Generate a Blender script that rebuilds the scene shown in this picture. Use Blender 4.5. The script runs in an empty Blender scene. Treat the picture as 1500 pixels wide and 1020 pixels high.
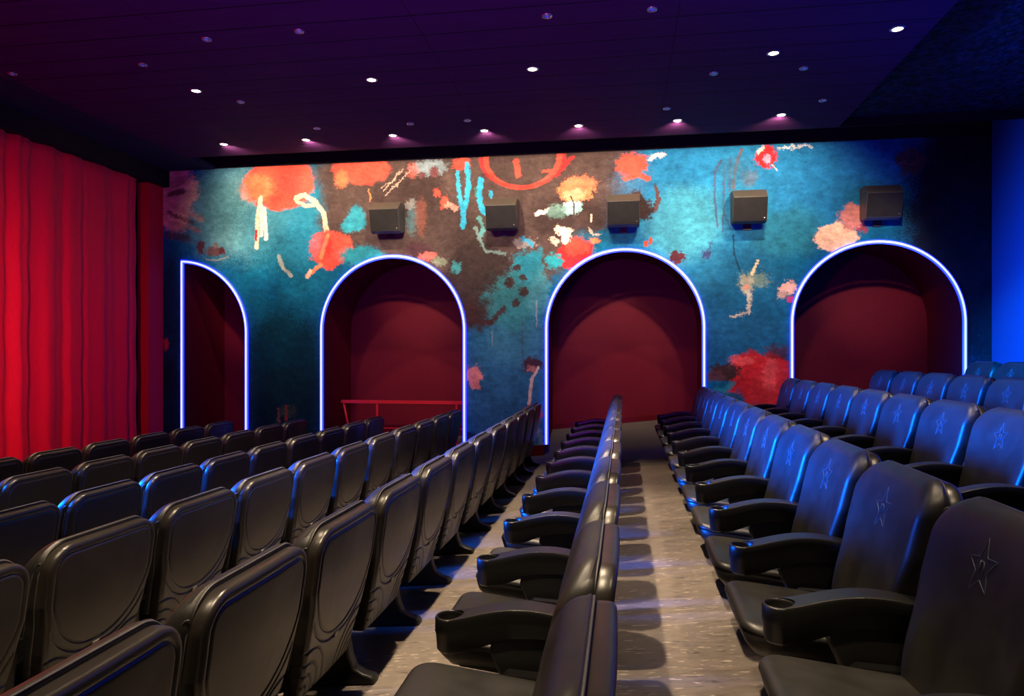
import bpy, bmesh, math, random
import numpy as np
from mathutils import Vector
R = math.radians
C = bpy.context.scene.collection
random.seed(4)
scene = bpy.context.scene

# ------------------------------------------------------------------ camera, world, exposure, large lights
EYE = 1.60
cd = bpy.data.cameras.new('camera'); cam = bpy.data.objects.new('camera', cd); C.objects.link(cam)
cam.location = (0, 0, EYE); cam.rotation_euler = (R(90), 0, R(8.91))
cd.sensor_width = 36; cd.lens = 36 * 1040 / 1500; cd.shift_y = 9.5 / 1500; cd.clip_start = .02
scene.camera = cam
w = bpy.data.worlds.new('world'); scene.world = w; w.use_nodes = True
w.node_tree.nodes['Background'].inputs[0].default_value = (.35, .2, .6, 1)
w.node_tree.nodes['Background'].inputs[1].default_value = .004
vs = scene.view_settings
vs.view_transform = 'Standard'; vs.look = 'None'; vs.gamma = 1; vs.use_curve_mapping = False
vs.exposure = 0.0
scene.cycles.use_denoising = True
scene.cycles.max_bounces = 4

def spot(name, loc, target, power, color, size, blend, radius=.05):
    d = bpy.data.lights.new(name, 'SPOT'); d.energy = power; d.color = color
    d.spot_size = R(size); d.spot_blend = blend; d.shadow_soft_size = radius
    o = bpy.data.objects.new(name, d); C.objects.link(o); o.location = loc
    o.rotation_euler = (Vector(target) - Vector(loc)).to_track_quat('-Z', 'Y').to_euler()
    return o

WARM = (1, .76, .50)
# blue stage floods hung by the curtain, thrown over the seats towards the rear
spot('blue_flood_seats', (-6.6, 4.2, 2.3), (2.4, 6.2, 1.3), 62000, (.0, .12, 1), 46, .8, .85)
spot('blue_flood_rear_wall', (-1.5, 2.0, 4.5), (5.28, 9.9, 1.6), 19000, (.0, .30, 1), 15, .9, .1)
# red curtain wash from a floor lamp left of the frame
spot('red_curtain_wash', (-5.6, 5.0, 1.9), (-7.9, 6.9, 1.7), 600, (1, .13, .18), 90, 1, .15)
# unseen low lamps added to give the ceiling its coloured bounce
spot('violet_ceiling_fill', (-1.5, 2.5, 2.2), (-2.0, 7.6, 4.75), 700, (.46, .05, 1), 130, 1, .3)
spot('red_ceiling_fill', (-6.3, 3.6, 2.2), (-4.5, 7.5, 4.75), 70, (1, .02, .10), 120, 1, .3)
# the ceiling's own downlights further back in the hall (same grid as the ones in view)
for yy in (5.6, 3.5, 1.4):
    for xx, pw in ((-5.0, 600), (-2.9, 700), (-.95, 1500), (1.55, 420)):
        spot('downlight_bulb', (xx, yy, 4.72), (xx, yy, 0), pw * {5.6: .9, 3.5: .62, 1.4: .5}[yy], WARM, 64, .5, .05)

# ------------------------------------------------------------------ helpers
def thing(name, label=None, cat=None, loc=(0, 0, 0), group=None):
    o = bpy.data.objects.new(name, None); C.objects.link(o); o.location = loc
    o.empty_display_size = .1
    tag(o, label, cat, group); return o

def tag(o, label=None, cat=None, group=None, kind=None):
    if label: o['label'] = label
    if cat: o['category'] = cat
    if group: o['group'] = group
    if kind: o['kind'] = kind
    return o

def mesh(name, v, f, mat, parent=None, smooth=True):
    me = bpy.data.meshes.new(name)
    me.from_pydata([tuple(map(float, p)) for p in v], [], [tuple(map(int, q)) for q in f])
    me.validate()
    bm = bmesh.new(); bm.from_mesh(me)
    bmesh.ops.remove_doubles(bm, verts=bm.verts, dist=1e-5)
    bmesh.ops.recalc_face_normals(bm, faces=bm.faces)
    bm.to_mesh(me); bm.free()
    if smooth:
        me.polygons.foreach_set('use_smooth', [True] * len(me.polygons))
        if smooth == 'auto':
            me.set_sharp_from_angle(angle=R(38))
    me.materials.append(mat)
    o = bpy.data.objects.new(name, me); C.objects.link(o)
    if parent: o.parent = parent
    return o

def raw(name, v, f, mat, parent=None, smooth=False):
    """keeps winding as given"""
    me = bpy.data.meshes.new(name); me.from_pydata([tuple(map(float, p)) for p in v], [], [tuple(map(int, q)) for q in f])
    if smooth: me.polygons.foreach_set('use_smooth', [True] * len(me.polygons))
    me.materials.append(mat); o = bpy.data.objects.new(name, me); C.objects.link(o)
    if parent: o.parent = parent
    return o

class MB:
    def __init__(s): s.v = []; s.f = []
    def add(s, v, f):
        n = len(s.v); s.v += [tuple(p) for p in v]; s.f += [tuple(i + n for i in q) for q in f]; return s
    def box(s, x0, x1, y0, y1, z0, z1):
        return s.add([(x, y, z) for x in (x0, x1) for y in (y0, y1) for z in (z0, z1)],
                     [(0, 1, 3, 2), (4, 6, 7, 5), (0, 4, 5, 1), (2, 3, 7, 6), (0, 2, 6, 4), (1, 5, 7, 3)])
    def tube(s, pts, r, n=8, closed=False, cap=True):
        pts = [Vector(p) for p in pts]; m = len(pts); rings = []
        up0 = None
        for i, p in enumerate(pts):
            a = pts[(i - 1) % m] if (closed or i > 0) else p
            b = pts[(i + 1) % m] if (closed or i < m - 1) else p
            t = (b - a).normalized()
            if up0 is None:
                up0 = Vector((1, 0, 0)) if abs(t.x) < .8 else Vector((0, 1, 0))
            u = (up0 - t * up0.dot(t)).normalized(); up0 = u; v_ = t.cross(u)
            rings.append([p + (u * math.cos(k * 2 * math.pi / n) + v_ * math.sin(k * 2 * math.pi / n)) * r for k in range(n)])
        f = []
        for i in range(m if closed else m - 1):
            j = (i + 1) % m
            for k in range(n):
                f.append((i * n + k, i * n + (k + 1) % n, j * n + (k + 1) % n, j * n + k))
        if cap and not closed:
            f.append(tuple(range(n))); f.append(tuple((m - 1) * n + k for k in range(n)))
        return s.add([q for r_ in rings for q in r_], f)
    def lathe(s, prof, cx=0, cy=0, n=28):
        m = len(prof); v = []
        for (r, z) in prof:
            for k in range(n):
                a = k * 2 * math.pi / n; v.append((cx + r * math.cos(a), cy + r * math.sin(a), z))
        f = [(i * n + k, i * n + (k + 1) % n, (i + 1) * n + (k + 1) % n, (i + 1) * n + k) for i in range(m - 1) for k in range(n)]
        return s.add(v, f)
    def build(s, name, mat, parent=None, smooth=True): return mesh(name, s.v, s.f, mat, parent, smooth)

# ------------------------------------------------------------------ materials
def mat(name, col=(.1, .1, .1), rough=.5, spec=.5, emit=None, es=0):
    m = bpy.data.materials.new(name); m.use_nodes = True
    b = m.node_tree.nodes['Principled BSDF']
    b.inputs['Base Color'].default_value = (*col, 1); b.inputs['Roughness'].default_value = rough
    b.inputs['Specular IOR Level'].default_value = spec
    if emit:
        b.inputs['Emission Color'].default_value = (*emit, 1); b.inputs['Emission Strength'].default_value = es
    return m
class NT:
    def __init__(s, m): s.t = m.node_tree; s.n = s.t.nodes; s.l = s.t.links; s.b = s.n.get('Principled BSDF')
    def new(s, typ, **kw):
        n = s.n.new(typ)
        for k, v in kw.items(): setattr(n, k, v)
        return n
    def link(s, a, b): s.l.new(a, b)
    def coord(s, out='Object'): return s.new('ShaderNodeTexCoord').outputs[out]
    def noise(s, vec, scale, detail=4, rough=.55, sc=None):
        if sc:
            mp = s.new('ShaderNodeMapping'); mp.inputs['Scale'].default_value = sc; s.link(vec, mp.inputs[0]); vec = mp.outputs[0]
        n = s.new('ShaderNodeTexNoise'); n.inputs['Scale'].default_value = scale; n.inputs['Detail'].default_value = detail
        n.inputs['Roughness'].default_value = rough; s.link(vec, n.inputs['Vector']); return n
    def ramp(s, fac, stops):
        r = s.new('ShaderNodeValToRGB'); e = r.color_ramp.elements
        while len(e) > 1: e.remove(e[-1])
        e[0].position, e[0].color = stops[0][0], (*stops[0][1], 1)
        for p, c in stops[1:]:
            x = e.new(p); x.color = (*c, 1)
        s.link(fac, r.inputs[0]); return r.outputs[0]
    def bump(s, h, strength=.2, dist=.01):
        b = s.new('ShaderNodeBump'); b.inputs['Strength'].default_value = strength; b.inputs['Distance'].default_value = dist
        s.link(h, b.inputs['Height']); s.link(b.outputs[0], s.b.inputs['Normal'])
    def math(s, op, a, b=None, c=None):
        n = s.new('ShaderNodeMath', operation=op)
        for i, v in enumerate((a, b, c)):
            if v is None: continue
            if isinstance(v, (int, float)): n.inputs[i].default_value = v
            else: s.link(v, n.inputs[i])
        return n.outputs[0]
    def mix(s, fac, a, b, mode='MIX'):
        n = s.new('ShaderNodeMixRGB', blend_type=mode)
        for i, v in enumerate((fac, a, b)):
            if isinstance(v, (int, float)): n.inputs[i].default_value = v
            elif isinstance(v, tuple): n.inputs[i].default_value = (*v, 1)
            else: s.link(v, n.inputs[i])
        return n.outputs[0]

def leather():
    m = mat('black_leather', (.02, .019, .019), .36, .5); t = NT(m); co = t.coord()
    n = t.noise(co, 9, 5); t.link(t.ramp(n.outputs[0], [(.3, (.38,) * 3), (.75, (.52,) * 3)]), t.b.inputs['Roughness'])
    t.link(t.ramp(n.outputs[0], [(.3, (.0105, .0097, .0094)), (.8, (.017, .0155, .0145))]), t.b.inputs['Base Color'])
    v = t.new('ShaderNodeTexVoronoi'); v.inputs['Scale'].default_value = 330; t.link(co, v.inputs['Vector'])
    h = t.math('ADD', t.math('MULTIPLY', v.outputs['Distance'], .35), t.math('MULTIPLY', n.outputs[0], 1.5))
    t.bump(h, .16, .003); return m
def plastic(name, c, rough):
    m = mat(name, c, rough, .5); t = NT(m); n = t.noise(t.coord(), 420, 2); t.bump(n.outputs[0], .1, .001)
    n2 = t.noise(t.coord(), 6, 4); t.link(t.ramp(n2.outputs[0], [(.3, (rough - .05,) * 3), (.8, (rough + .08,) * 3)]), t.b.inputs['Roughness']); return m
LEATHER = leather()
SHELL = plastic('shell_plastic', (.0175, .0145, .012), .33)
ARM = plastic('arm_plastic', (.007, .0066, .0066), .38)
FRAME = plastic('frame_plastic', (.008, .0075, .0075), .5)
THREAD = mat('blue_grey_thread', (.05, .075, .10), .5)
PIPE = mat('piping_thread', (.07, .065, .062), .45)
def plate_mat():
    m = mat('plate_mat', (.3, .28, .25), .5); t = NT(m); co = t.coord()
    wv = t.new('ShaderNodeTexWave'); wv.bands_direction = 'Z'; wv.inputs['Scale'].default_value = 55; t.link(co, wv.inputs[0])
    t.link(t.ramp(wv.outputs[1], [(.4, (.05, .05, .05)), (.6, (.36, .34, .3))]), t.b.inputs['Base Color']); return m
PLATE = plate_mat()
def floor_mat():
    m = mat('linoleum', (.2, .18, .16), .45); t = NT(m); co = t.coord()
    big = t.noise(co, 1.3, 5); mid = t.noise(co, 14, 7, .7, sc=(.8, 2.6, 1))
    base = t.ramp(mid.outputs[0], [(.3, (.105, .086, .072)), (.52, (.155, .130, .110)), (.75, (.20, .172, .148))])
    base = t.mix(.5, base, t.ramp(big.outputs[0], [(.3, (.78,) * 3), (.7, (1.1,) * 3)]), 'MULTIPLY')
    fl = t.noise(co, 34, 2, .5, sc=(.35, 1.7, 1)); f2 = t.noise(co, 27, 2, .5, sc=(.35, 1.9, 1))
    base = t.mix(t.ramp(fl.outputs[0], [(.64, (0, 0, 0)), (.68, (1, 1, 1))]), base, (.36, .31, .26))
    base = t.mix(t.ramp(f2.outputs[0], [(.64, (0, 0, 0)), (.70, (1, 1, 1))]), base, (.06, .048, .04))
    t.link(base, t.b.inputs['Base Color'])
    t.link(t.ramp(mid.outputs[0], [(.3, (.38,) * 3), (.8, (.55,) * 3)]), t.b.inputs['Roughness'])
    t.bump(mid.outputs[0], .08, .003); return m
FLOOR = floor_mat()
def carpet_mat():
    m = mat('carpet', (.12, .1, .085), .95, .1); t = NT(m); co = t.coord()
    n = t.noise(co, 160, 3); n2 = t.noise(co, 2, 3)
    b = t.ramp(n.outputs[0], [(.3, (.075, .063, .054)), (.7, (.15, .127, .108))])
    t.link(b, t.b.inputs['Base Color']); t.bump(n.outputs[0], .5, .006); return m
CARPET = carpet_mat()
def paint(name, c, rough, sc=30, b=.08):
    m = mat(name, c, rough, .15); t = NT(m); n = t.noise(t.coord(), sc, 5)
    t.link(t.ramp(n.outputs[0], [(.3, tuple(x * .9 for x in c)), (.7, tuple(x * 1.08 for x in c))]), t.b.inputs['Base Color'])
    t.bump(n.outputs[0], b, .004); return m
RED = paint('red_wall_paint', (.118, .0032, .010), .62)
TRIMRED = paint('red_trim_paint', (.42, .010, .024), .7)
RAILRED = paint('rail_paint', (.55, .02, .03), .35)
REDGLOSS = paint('red_gloss_paint', (.10, .004, .007), .4)
BLACK = paint('black_paint_and_shade', (.006, .006, .007), .8)
NAVY = paint('navy_paint', (.008, .012, .035), .8)
GREYWALL = paint('rear_wall_paint', (.014, .045, .13), .7)
def rough_ceiling():
    m = mat('sprayed_black_ceiling', (.012, .014, .03), .8, .2); t = NT(m); co = t.coord()
    n = t.noise(co, 9, 6, .7, sc=(1, 1, 1)); v = t.new('ShaderNodeTexVoronoi'); v.inputs['Scale'].default_value = 14; t.link(co, v.inputs[0])
    t.link(t.ramp(n.outputs[0], [(.42, (.003, .003, .005)), (.65, (.02, .03, .10))]), t.b.inputs['Base Color'])
    t.bump(t.math('ADD', n.outputs[0], v.outputs['Distance']), 1, .12); return m
SPRAY = rough_ceiling()
def plank_mat():
    m = mat('ceiling_planks', (.05, .03, .06), .8, .06); t = NT(m); co = t.coord()
    sp = t.new('ShaderNodeSeparateXYZ'); t.link(co, sp.inputs[0])
    def lines(v, period, off, wd):
        u = t.math('FRACT', t.math('DIVIDE', t.math('ADD', v, -off + 100 * period), period))
        d = t.math('MULTIPLY', t.math('MINIMUM', u, t.math('SUBTRACT', 1.0, u)), period)
        return t.math('LESS_THAN', d, wd)
    ln = t.math('MAXIMUM', lines(sp.outputs[1], .405, 6.37, .010), lines(sp.outputs[0], 2.45, .5, .004))
    n = t.noise(co, 5, 4, .6, sc=(.25, 4, 1))
    base = t.ramp(n.outputs[0], [(.3, (.034, .006, .046)), (.7, (.044, .008, .058))])
    base = t.mix(ln, base, (.012, .006, .012)); t.link(base, t.b.inputs['Base Color'])
    t.bump(t.math('SUBTRACT', 1.0, ln), .5, .01); return m
PLANK = plank_mat()
def curtain_mat():
    m = mat('red_velour', (.5, .008, .03), .75, .25); t = NT(m); co = t.coord()
    n = t.noise(co, 60, 3, .6, sc=(1, 6, .15))
    t.link(t.ramp(n.outputs[0], [(.3, (.50, .008, .030)), (.7, (.66, .013, .045))]), t.b.inputs['Base Color'])
    t.b.inputs['Sheen Weight'].default_value = .35; t.b.inputs['Sheen Tint'].default_value = (1, .15, .15, 1)
    t.bump(n.outputs[0], .1, .003); return m
CURTAIN = curtain_mat()
TUBE = mat('neon_core', (.8, .8, .9), .4, emit=(.66, .73, 1.0), es=1.15)
GLOW = mat('neon_channel', (.1, .2, .8), .4, emit=(.004, .010, 1.0), es=6)
BULB = mat('bulb_glow', (1, .9, .7), .4, emit=(1, .86, .62), es=14)
CHROME = mat('lamp_trim', (.35, .32, .33), .25); CHROME.node_tree.nodes['Principled BSDF'].inputs['Metallic'].default_value = .8
SPEAKER = plastic('speaker_lit_black', (.055, .048, .040), .5)  # cabinet colour lightened so its roof looks lit
GRILLE = plastic('speaker_grille_shaded', (.0018, .0016, .0015), .8)  # colour darkened so the front face looks shaded
LED = mat('dim_blue_led', (.05, .08, .4), .4, emit=(.02, .05, .6), es=.5)

#MURAL<
PAINTING = [
  ('e',-6.544,4.043,1.069,0.875,0.9,0.5,(0.15,0.38,0.42),0.9), ('e',-5.612,3.783,1.105,0.807,0.8,0.5,(0.02,0.2,0.3),0.7), ('e',-7.113,4.178,0.765,0.705,0.8,0.6,(0.03,0.16,0.19),0.6),  # first patch: pale teal cloud with part of the lamp pool painted in
  ('e',-5.673,1.133,0.984,1.326,0.5,0.5,(0.001,0.035,0.052),0.9), ('e',-5.710,0.556,1.354,1.038,0.7,0.4,(0.003,0.03,0.04),0.8), ('e',-7.795,2.186,0.338,1.422,0.6,0.5,(0.004,0.035,0.05),0.9),
  ('e',-7.756,0.647,0.389,0.947,0.6,0.4,(0.003,0.018,0.03),0.9), ('e',-3.464,4.059,1.625,1.176,0.2,0.6,(0.078,0.051,0.046),1), ('e',-2.097,3.684,1.343,1.375,0.2,0.6,(0.078,0.051,0.046),1),
  ('e',-0.725,4.347,1.185,0.864,0.2,0.6,(0.078,0.051,0.046),1), ('e',-2.322,2.698,0.619,0.827,0.3,0.7,(0.04,0.028,0.025),1), ('e',-3.003,3.654,0.802,0.534,0.6,0.8,(0.045,0.03,0.028),0.7),
  ('e',-4.167,4.591,1.064,0.452,0.4,0.5,(0.078,0.051,0.046),1), ('e',-3.464,4.227,0.696,0.392,0.5,0.8,(0.045,0.027,0.026),0.8), ('e',-0.887,3.758,0.649,0.433,0.5,0.8,(0.045,0.027,0.026),0.8),
  ('e',1.316,4.008,1.527,1.364,0.45,0.45,(0.018,0.21,0.44),0.75), ('e',0.907,3.600,0.721,0.633,0.7,0.5,(0.07,0.36,0.45),0.6), ('e',3.004,4.155,1.067,0.819,0.6,0.4,(0.018,0.21,0.44),0.75),
  ('e',1.721,2.534,0.906,0.834,0.6,0.6,(0.01,0.12,0.24),0.8), ('e',1.620,1.804,1.009,0.522,0.7,0.6,(0.012,0.12,0.24),0.8), ('e',2.418,3.454,0.690,0.413,0.8,0.6,(0.02,0.17,0.21),0.6),
  ('e',-1.653,1.048,1.216,1.203,0.5,0.5,(0.03,0.16,0.26),0.9), ('e',-1.653,1.813,0.663,0.437,0.8,0.6,(0.04,0.2,0.28),0.7), ('e',-7.653,4.290,0.388,0.639,0.3,1.1,(0.48,0.31,0.23),1),  # last patch: brown feather, coloured paler to replace lamp light missing there
  ('s',-7.756,4.199,-7.164,3.921,0.0474,0.8,1,(0.3,0.19,0.15),0.7), ('s',-7.782,3.904,-7.216,3.735,0.0355,0.8,1,(0.26,0.16,0.12),0.7), ('s',-7.808,4.497,-7.472,4.638,0.0592,0.8,1,(0.26,0.16,0.12),0.7),
  ('s',-7.782,4.378,-7.524,4.428,0.0474,0.8,1,(0.03,0.02,0.02),0.8), ('s',-7.808,4.059,-7.344,3.879,0.0355,0.8,1,(0.04,0.025,0.025),0.7), ('s',-7.808,3.668,-7.434,3.599,0.0592,0.8,1,(0.05,0.03,0.03),0.7),
  ('e',-7.190,3.452,0.077,0.118,0.5,0.9,(0.09,0.018,0.025),0.9), ('e',-6.935,3.364,0.191,0.082,0.5,0.9,(0.13,0.05,0.045),0.9), ('e',-6.910,3.469,0.063,0.070,0.5,0.9,(0.16,0.1,0.08),0.8),
  ('e',-6.796,3.372,0.063,0.070,0.5,0.9,(0.09,0.018,0.025),0.9), ('s',-7.088,3.238,-6.885,3.210,0.0141,0.8,0.4,(0.3,0.3,0.28),0.6), ('s',-6.885,3.210,-6.670,3.276,0.0141,0.8,0.4,(0.3,0.3,0.28),0.6),
  ('e',-5.760,4.503,0.641,0.485,0.16,0.55,(0.8,0.085,0.055),1), ('e',-6.106,4.435,0.324,0.290,0.7,0.5,(0.85,0.24,0.1),0.7), ('e',-5.551,4.565,0.269,0.345,0.8,0.8,(0.66,0.05,0.04),0.6),
  ('e',-6.381,4.340,0.100,0.093,0.8,1,(0.8,0.3,0.24),0.6), ('s',-6.081,4.260,-6.143,3.915,0.0371,0.4,0.5,(0.85,0.62,0.45),1), ('s',-6.143,3.915,-6.156,3.428,0.0371,0.4,0.5,(0.85,0.62,0.45),1),
  ('s',-6.069,4.144,-6.069,3.623,0.0301,0.4,0.5,(0.9,0.8,0.66),1), ('s',-6.019,4.073,-5.982,3.562,0.0347,0.4,0.5,(0.9,0.8,0.66),1), ('s',-6.168,3.706,-6.168,3.544,0.0209,0.4,0.3,(0.62,0.022,0.028),1),
  ('s',-5.441,4.239,-5.294,4.279,0.0414,0.45,0.5,(0.88,0.55,0.38),1), ('s',-5.294,4.279,-5.100,4.158,0.0414,0.45,0.5,(0.88,0.55,0.38),1), ('s',-5.100,4.158,-4.955,3.971,0.0414,0.45,0.5,(0.88,0.55,0.38),1),
  ('s',-4.955,3.971,-4.895,3.592,0.0414,0.45,0.5,(0.88,0.55,0.38),1), ('s',-5.441,4.193,-5.270,4.095,0.0299,0.5,0.5,(0.88,0.5,0.36),0.9), ('s',-5.270,4.095,-5.100,4.112,0.0299,0.5,0.5,(0.88,0.5,0.36),0.9),
  ('e',-4.834,3.374,0.373,0.308,0.14,0.7,(0.8,0.085,0.055),1), ('e',-4.907,3.398,0.121,0.206,0.8,0.8,(0.6,0.03,0.03),0.7), ('s',-4.883,3.592,-5.003,3.218,0.0342,0.7,0.5,(0.85,0.24,0.1),0.8),
  ('s',-5.003,3.103,-5.246,2.925,0.0366,0.5,0.6,(0.85,0.24,0.1),0.95), ('s',-5.185,3.015,-5.246,2.902,0.0286,0.6,0.6,(0.85,0.62,0.45),0.8), ('s',-5.760,3.257,-5.686,3.071,0.0300,0.8,0.8,(0.42,0.5,0.42),0.8),
  ('s',-5.686,3.071,-5.538,2.930,0.0300,0.8,0.8,(0.42,0.5,0.42),0.8), ('e',-5.404,3.502,0.488,0.345,0.9,0.4,(0.01,0.18,0.3),0.4), ('e',-4.285,4.675,0.521,0.249,0.3,0.6,(0.8,0.085,0.055),1),
  ('e',-4.642,4.530,0.143,0.159,0.7,0.7,(0.85,0.24,0.1),0.7), ('e',-4.404,3.840,0.203,0.227,0.3,0.9,(0.03,0.28,0.38),1), ('e',-4.523,3.730,0.143,0.114,0.4,0.9,(0.03,0.3,0.4),1),
  ('e',-4.285,3.236,0.427,0.181,0.5,0.9,(0.02,0.24,0.3),1), ('e',-3.141,4.651,0.322,0.145,0.5,0.9,(0.24,0.34,0.38),0.9), ('e',-3.256,4.544,0.058,0.056,0.4,0.8,(0.15,0.05,0.05),0.9),
  ('e',-3.049,4.580,0.080,0.089,0.4,0.9,(0.17,0.04,0.04),0.9), ('e',-3.418,4.617,0.104,0.134,0.6,1.1,(0.55,0.12,0.09),0.7), ('s',-3.908,4.299,-3.580,4.646,0.0101,0.6,1.2,(0.6,0.42,0.32),0.9),
  ('s',-3.861,4.230,-3.464,4.619,0.0101,0.6,1.2,(0.6,0.42,0.32),0.9), ('s',-3.955,4.357,-3.697,4.494,0.0090,0.6,1.2,(0.6,0.4,0.3),0.8), ('s',-4.167,4.331,-4.131,4.149,0.0136,0.6,0.8,(0.85,0.24,0.1),0.9),
  ('e',-3.003,4.244,0.069,0.078,0.5,1,(0.8,0.085,0.055),0.9), ('e',-2.888,4.096,0.080,0.111,0.5,1.1,(0.8,0.085,0.055),0.9), ('s',-2.831,4.038,-2.683,3.978,0.0378,0.6,1.2,(0.8,0.3,0.24),0.9),
  ('e',-3.418,3.834,0.104,0.313,0.7,1,(0.08,0.17,0.19),0.8), ('e',-3.279,3.852,0.115,0.335,0.7,1,(0.2,0.07,0.05),0.7), ('e',-3.453,4.059,0.093,0.101,0.7,1,(0.26,0.25,0.24),0.7),
  ('e',-3.325,3.316,0.254,0.134,0.5,1.1,(0.05,0.02,0.03),0.9), ('e',-3.164,3.201,0.184,0.078,0.5,1.2,(0.55,0.14,0.12),0.8), ('e',-2.946,3.107,0.137,0.078,0.5,1.2,(0.16,0.2,0.14),0.9),
  ('e',-2.683,3.014,0.091,0.100,0.5,1.1,(0.05,0.3,0.32),0.9), ('e',-2.593,4.695,0.159,0.111,0.4,0.9,(0.8,0.085,0.055),1), ('s',-2.502,4.691,-2.479,4.303,0.0398,0.5,0.9,(0.03,0.36,0.58),1),
  ('s',-2.479,4.303,-2.547,3.918,0.0398,0.5,0.9,(0.03,0.36,0.58),1), ('s',-2.547,3.918,-2.570,3.676,0.0398,0.5,0.9,(0.03,0.36,0.58),1), ('s',-2.661,4.565,-2.627,4.165,0.0310,0.5,0.9,(0.03,0.36,0.58),1),
  ('s',-2.627,4.165,-2.559,3.830,0.0310,0.5,0.9,(0.03,0.36,0.58),1), ('s',-2.277,4.428,-2.299,4.109,0.0463,0.45,0.9,(0.03,0.36,0.58),1), ('s',-2.299,4.109,-2.220,3.886,0.0463,0.45,0.9,(0.03,0.36,0.58),1),
  ('s',-2.299,3.800,-2.232,3.622,0.0375,0.6,1,(0.1,0.36,0.36),0.8), ('s',-2.232,3.622,-2.277,3.524,0.0375,0.6,1,(0.1,0.36,0.36),0.8), ('s',-2.367,3.648,-2.288,3.447,0.0243,0.7,1,(0.18,0.3,0.29),0.8),
  ('s',-2.288,3.447,-2.187,3.268,0.0243,0.7,1,(0.18,0.3,0.29),0.8), ('s',-2.187,3.268,-1.874,3.217,0.0243,0.7,1,(0.18,0.3,0.29),0.8), ('s',-2.378,4.299,-2.355,4.155,0.0166,0.6,0.6,(0.03,0.25,0.15),0.8),
  ('e',-2.108,4.180,0.044,0.066,0.4,0.7,(0.03,0.36,0.58),1), ('r',-1.597,4.741,0.640,0.503,0.13,0.5,(0.8,0.085,0.055),0.95), ('r',-1.597,4.741,0.706,0.481,0.08,0.9,(0.62,0.022,0.028),0.5),
  ('s',-1.697,4.701,-1.664,4.481,0.0459,0.5,0.7,(0.8,0.085,0.055),0.95), ('s',-1.268,4.509,-1.126,4.525,0.0239,0.5,0.7,(0.8,0.085,0.055),0.9), ('s',-0.801,4.707,-1.050,4.435,0.0270,0.7,1,(0.62,0.022,0.028),0.7),
  ('e',-0.725,4.207,0.301,0.194,0.22,0.9,(0.85,0.24,0.1),1), ('e',-0.671,4.313,0.279,0.129,0.5,0.9,(0.85,0.2,0.1),0.8), ('e',-0.758,4.133,0.194,0.097,0.7,0.9,(0.88,0.48,0.28),0.8),
  ('e',-0.801,3.929,0.173,0.119,0.3,0.8,(0.32,0.58,0.6),1), ('s',-0.822,4.102,-0.768,3.971,0.0108,0.5,0.4,(0.08,0.05,0.05),1), ('s',-0.768,3.971,-0.768,3.776,0.0108,0.5,0.4,(0.08,0.05,0.05),1),
  ('s',-1.366,3.838,-1.246,3.878,0.0305,0.5,1,(0.85,0.75,0.62),1), ('s',-1.246,3.878,-1.180,3.919,0.0305,0.5,1,(0.85,0.75,0.62),1), ('e',-1.050,3.872,0.185,0.119,0.6,1,(0.15,0.3,0.26),0.8),
  ('e',-0.758,3.171,0.302,0.259,0.2,1,(0.62,0.022,0.028),1), ('e',-0.714,3.300,0.237,0.151,0.6,1,(0.8,0.085,0.055),0.8), ('s',-1.017,3.589,-0.866,3.541,0.0650,0.45,1.5,(0.9,0.62,0.5),1),
  ('s',-0.866,3.541,-0.909,3.413,0.0650,0.45,1.5,(0.9,0.62,0.5),1), ('s',-1.126,3.440,-1.050,3.373,0.0434,0.5,1.4,(0.85,0.55,0.45),0.9), ('s',-0.543,3.597,-0.478,3.467,0.0151,0.6,1.2,(0.5,0.42,0.32),0.8),
  ('s',-0.478,3.467,-0.350,3.485,0.0151,0.6,1.2,(0.5,0.42,0.32),0.8), ('e',-0.436,3.390,0.086,0.043,0.5,0.8,(0.85,0.24,0.1),1), ('s',-0.500,3.801,-0.500,3.693,0.0151,0.4,0.3,(0.7,0.6,0.5),0.9),
  ('e',-1.520,2.959,0.286,0.371,0.4,1.2,(0.02,0.24,0.32),1), ('e',-1.741,2.470,0.465,0.482,0.5,1.1,(0.03,0.2,0.22),0.9), ('e',-1.082,3.081,0.153,0.119,0.4,1.1,(0.02,0.3,0.36),1),
  ('e',-1.323,2.574,0.219,0.435,0.6,1,(0.06,0.27,0.31),0.8), ('e',-1.542,3.385,0.199,0.087,0.5,1.4,(0.32,0.28,0.26),0.8), ('s',-1.597,3.452,-1.432,3.360,0.0371,0.5,1.2,(0.03,0.36,0.58),0.9),
  ('e',-1.686,2.995,0.089,0.066,0.4,1,(0.045,0.02,0.02),0.95), ('e',-1.808,2.756,0.088,0.088,0.4,1,(0.045,0.02,0.02),0.95), ('e',-1.586,2.840,0.067,0.055,0.4,1,(0.045,0.02,0.02),0.95),
  ('e',-1.575,2.599,0.078,0.087,0.4,1,(0.045,0.02,0.02),0.95), ('e',-1.697,2.426,0.055,0.077,0.4,1,(0.045,0.02,0.02),0.9), ('s',-2.434,2.147,-2.120,2.101,0.0442,0.6,1.2,(0.05,0.022,0.02),0.9),
  ('s',-2.120,2.101,-1.896,2.340,0.0442,0.6,1.2,(0.05,0.022,0.02),0.9), ('e',-2.479,2.258,0.181,0.221,0.5,1.1,(0.055,0.026,0.022),0.9), ('s',-1.597,2.250,-1.597,1.540,0.0076,0.6,0.5,(0.05,0.11,0.13),0.8),
  ('s',-1.366,2.466,-1.366,2.030,0.0087,0.6,0.5,(0.3,0.36,0.34),0.7), ('s',-2.086,1.979,-2.086,1.748,0.0099,0.6,0.5,(0.3,0.36,0.34),0.6), ('e',-2.400,1.263,0.158,0.155,0.3,0.9,(0.8,0.3,0.24),1),
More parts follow.
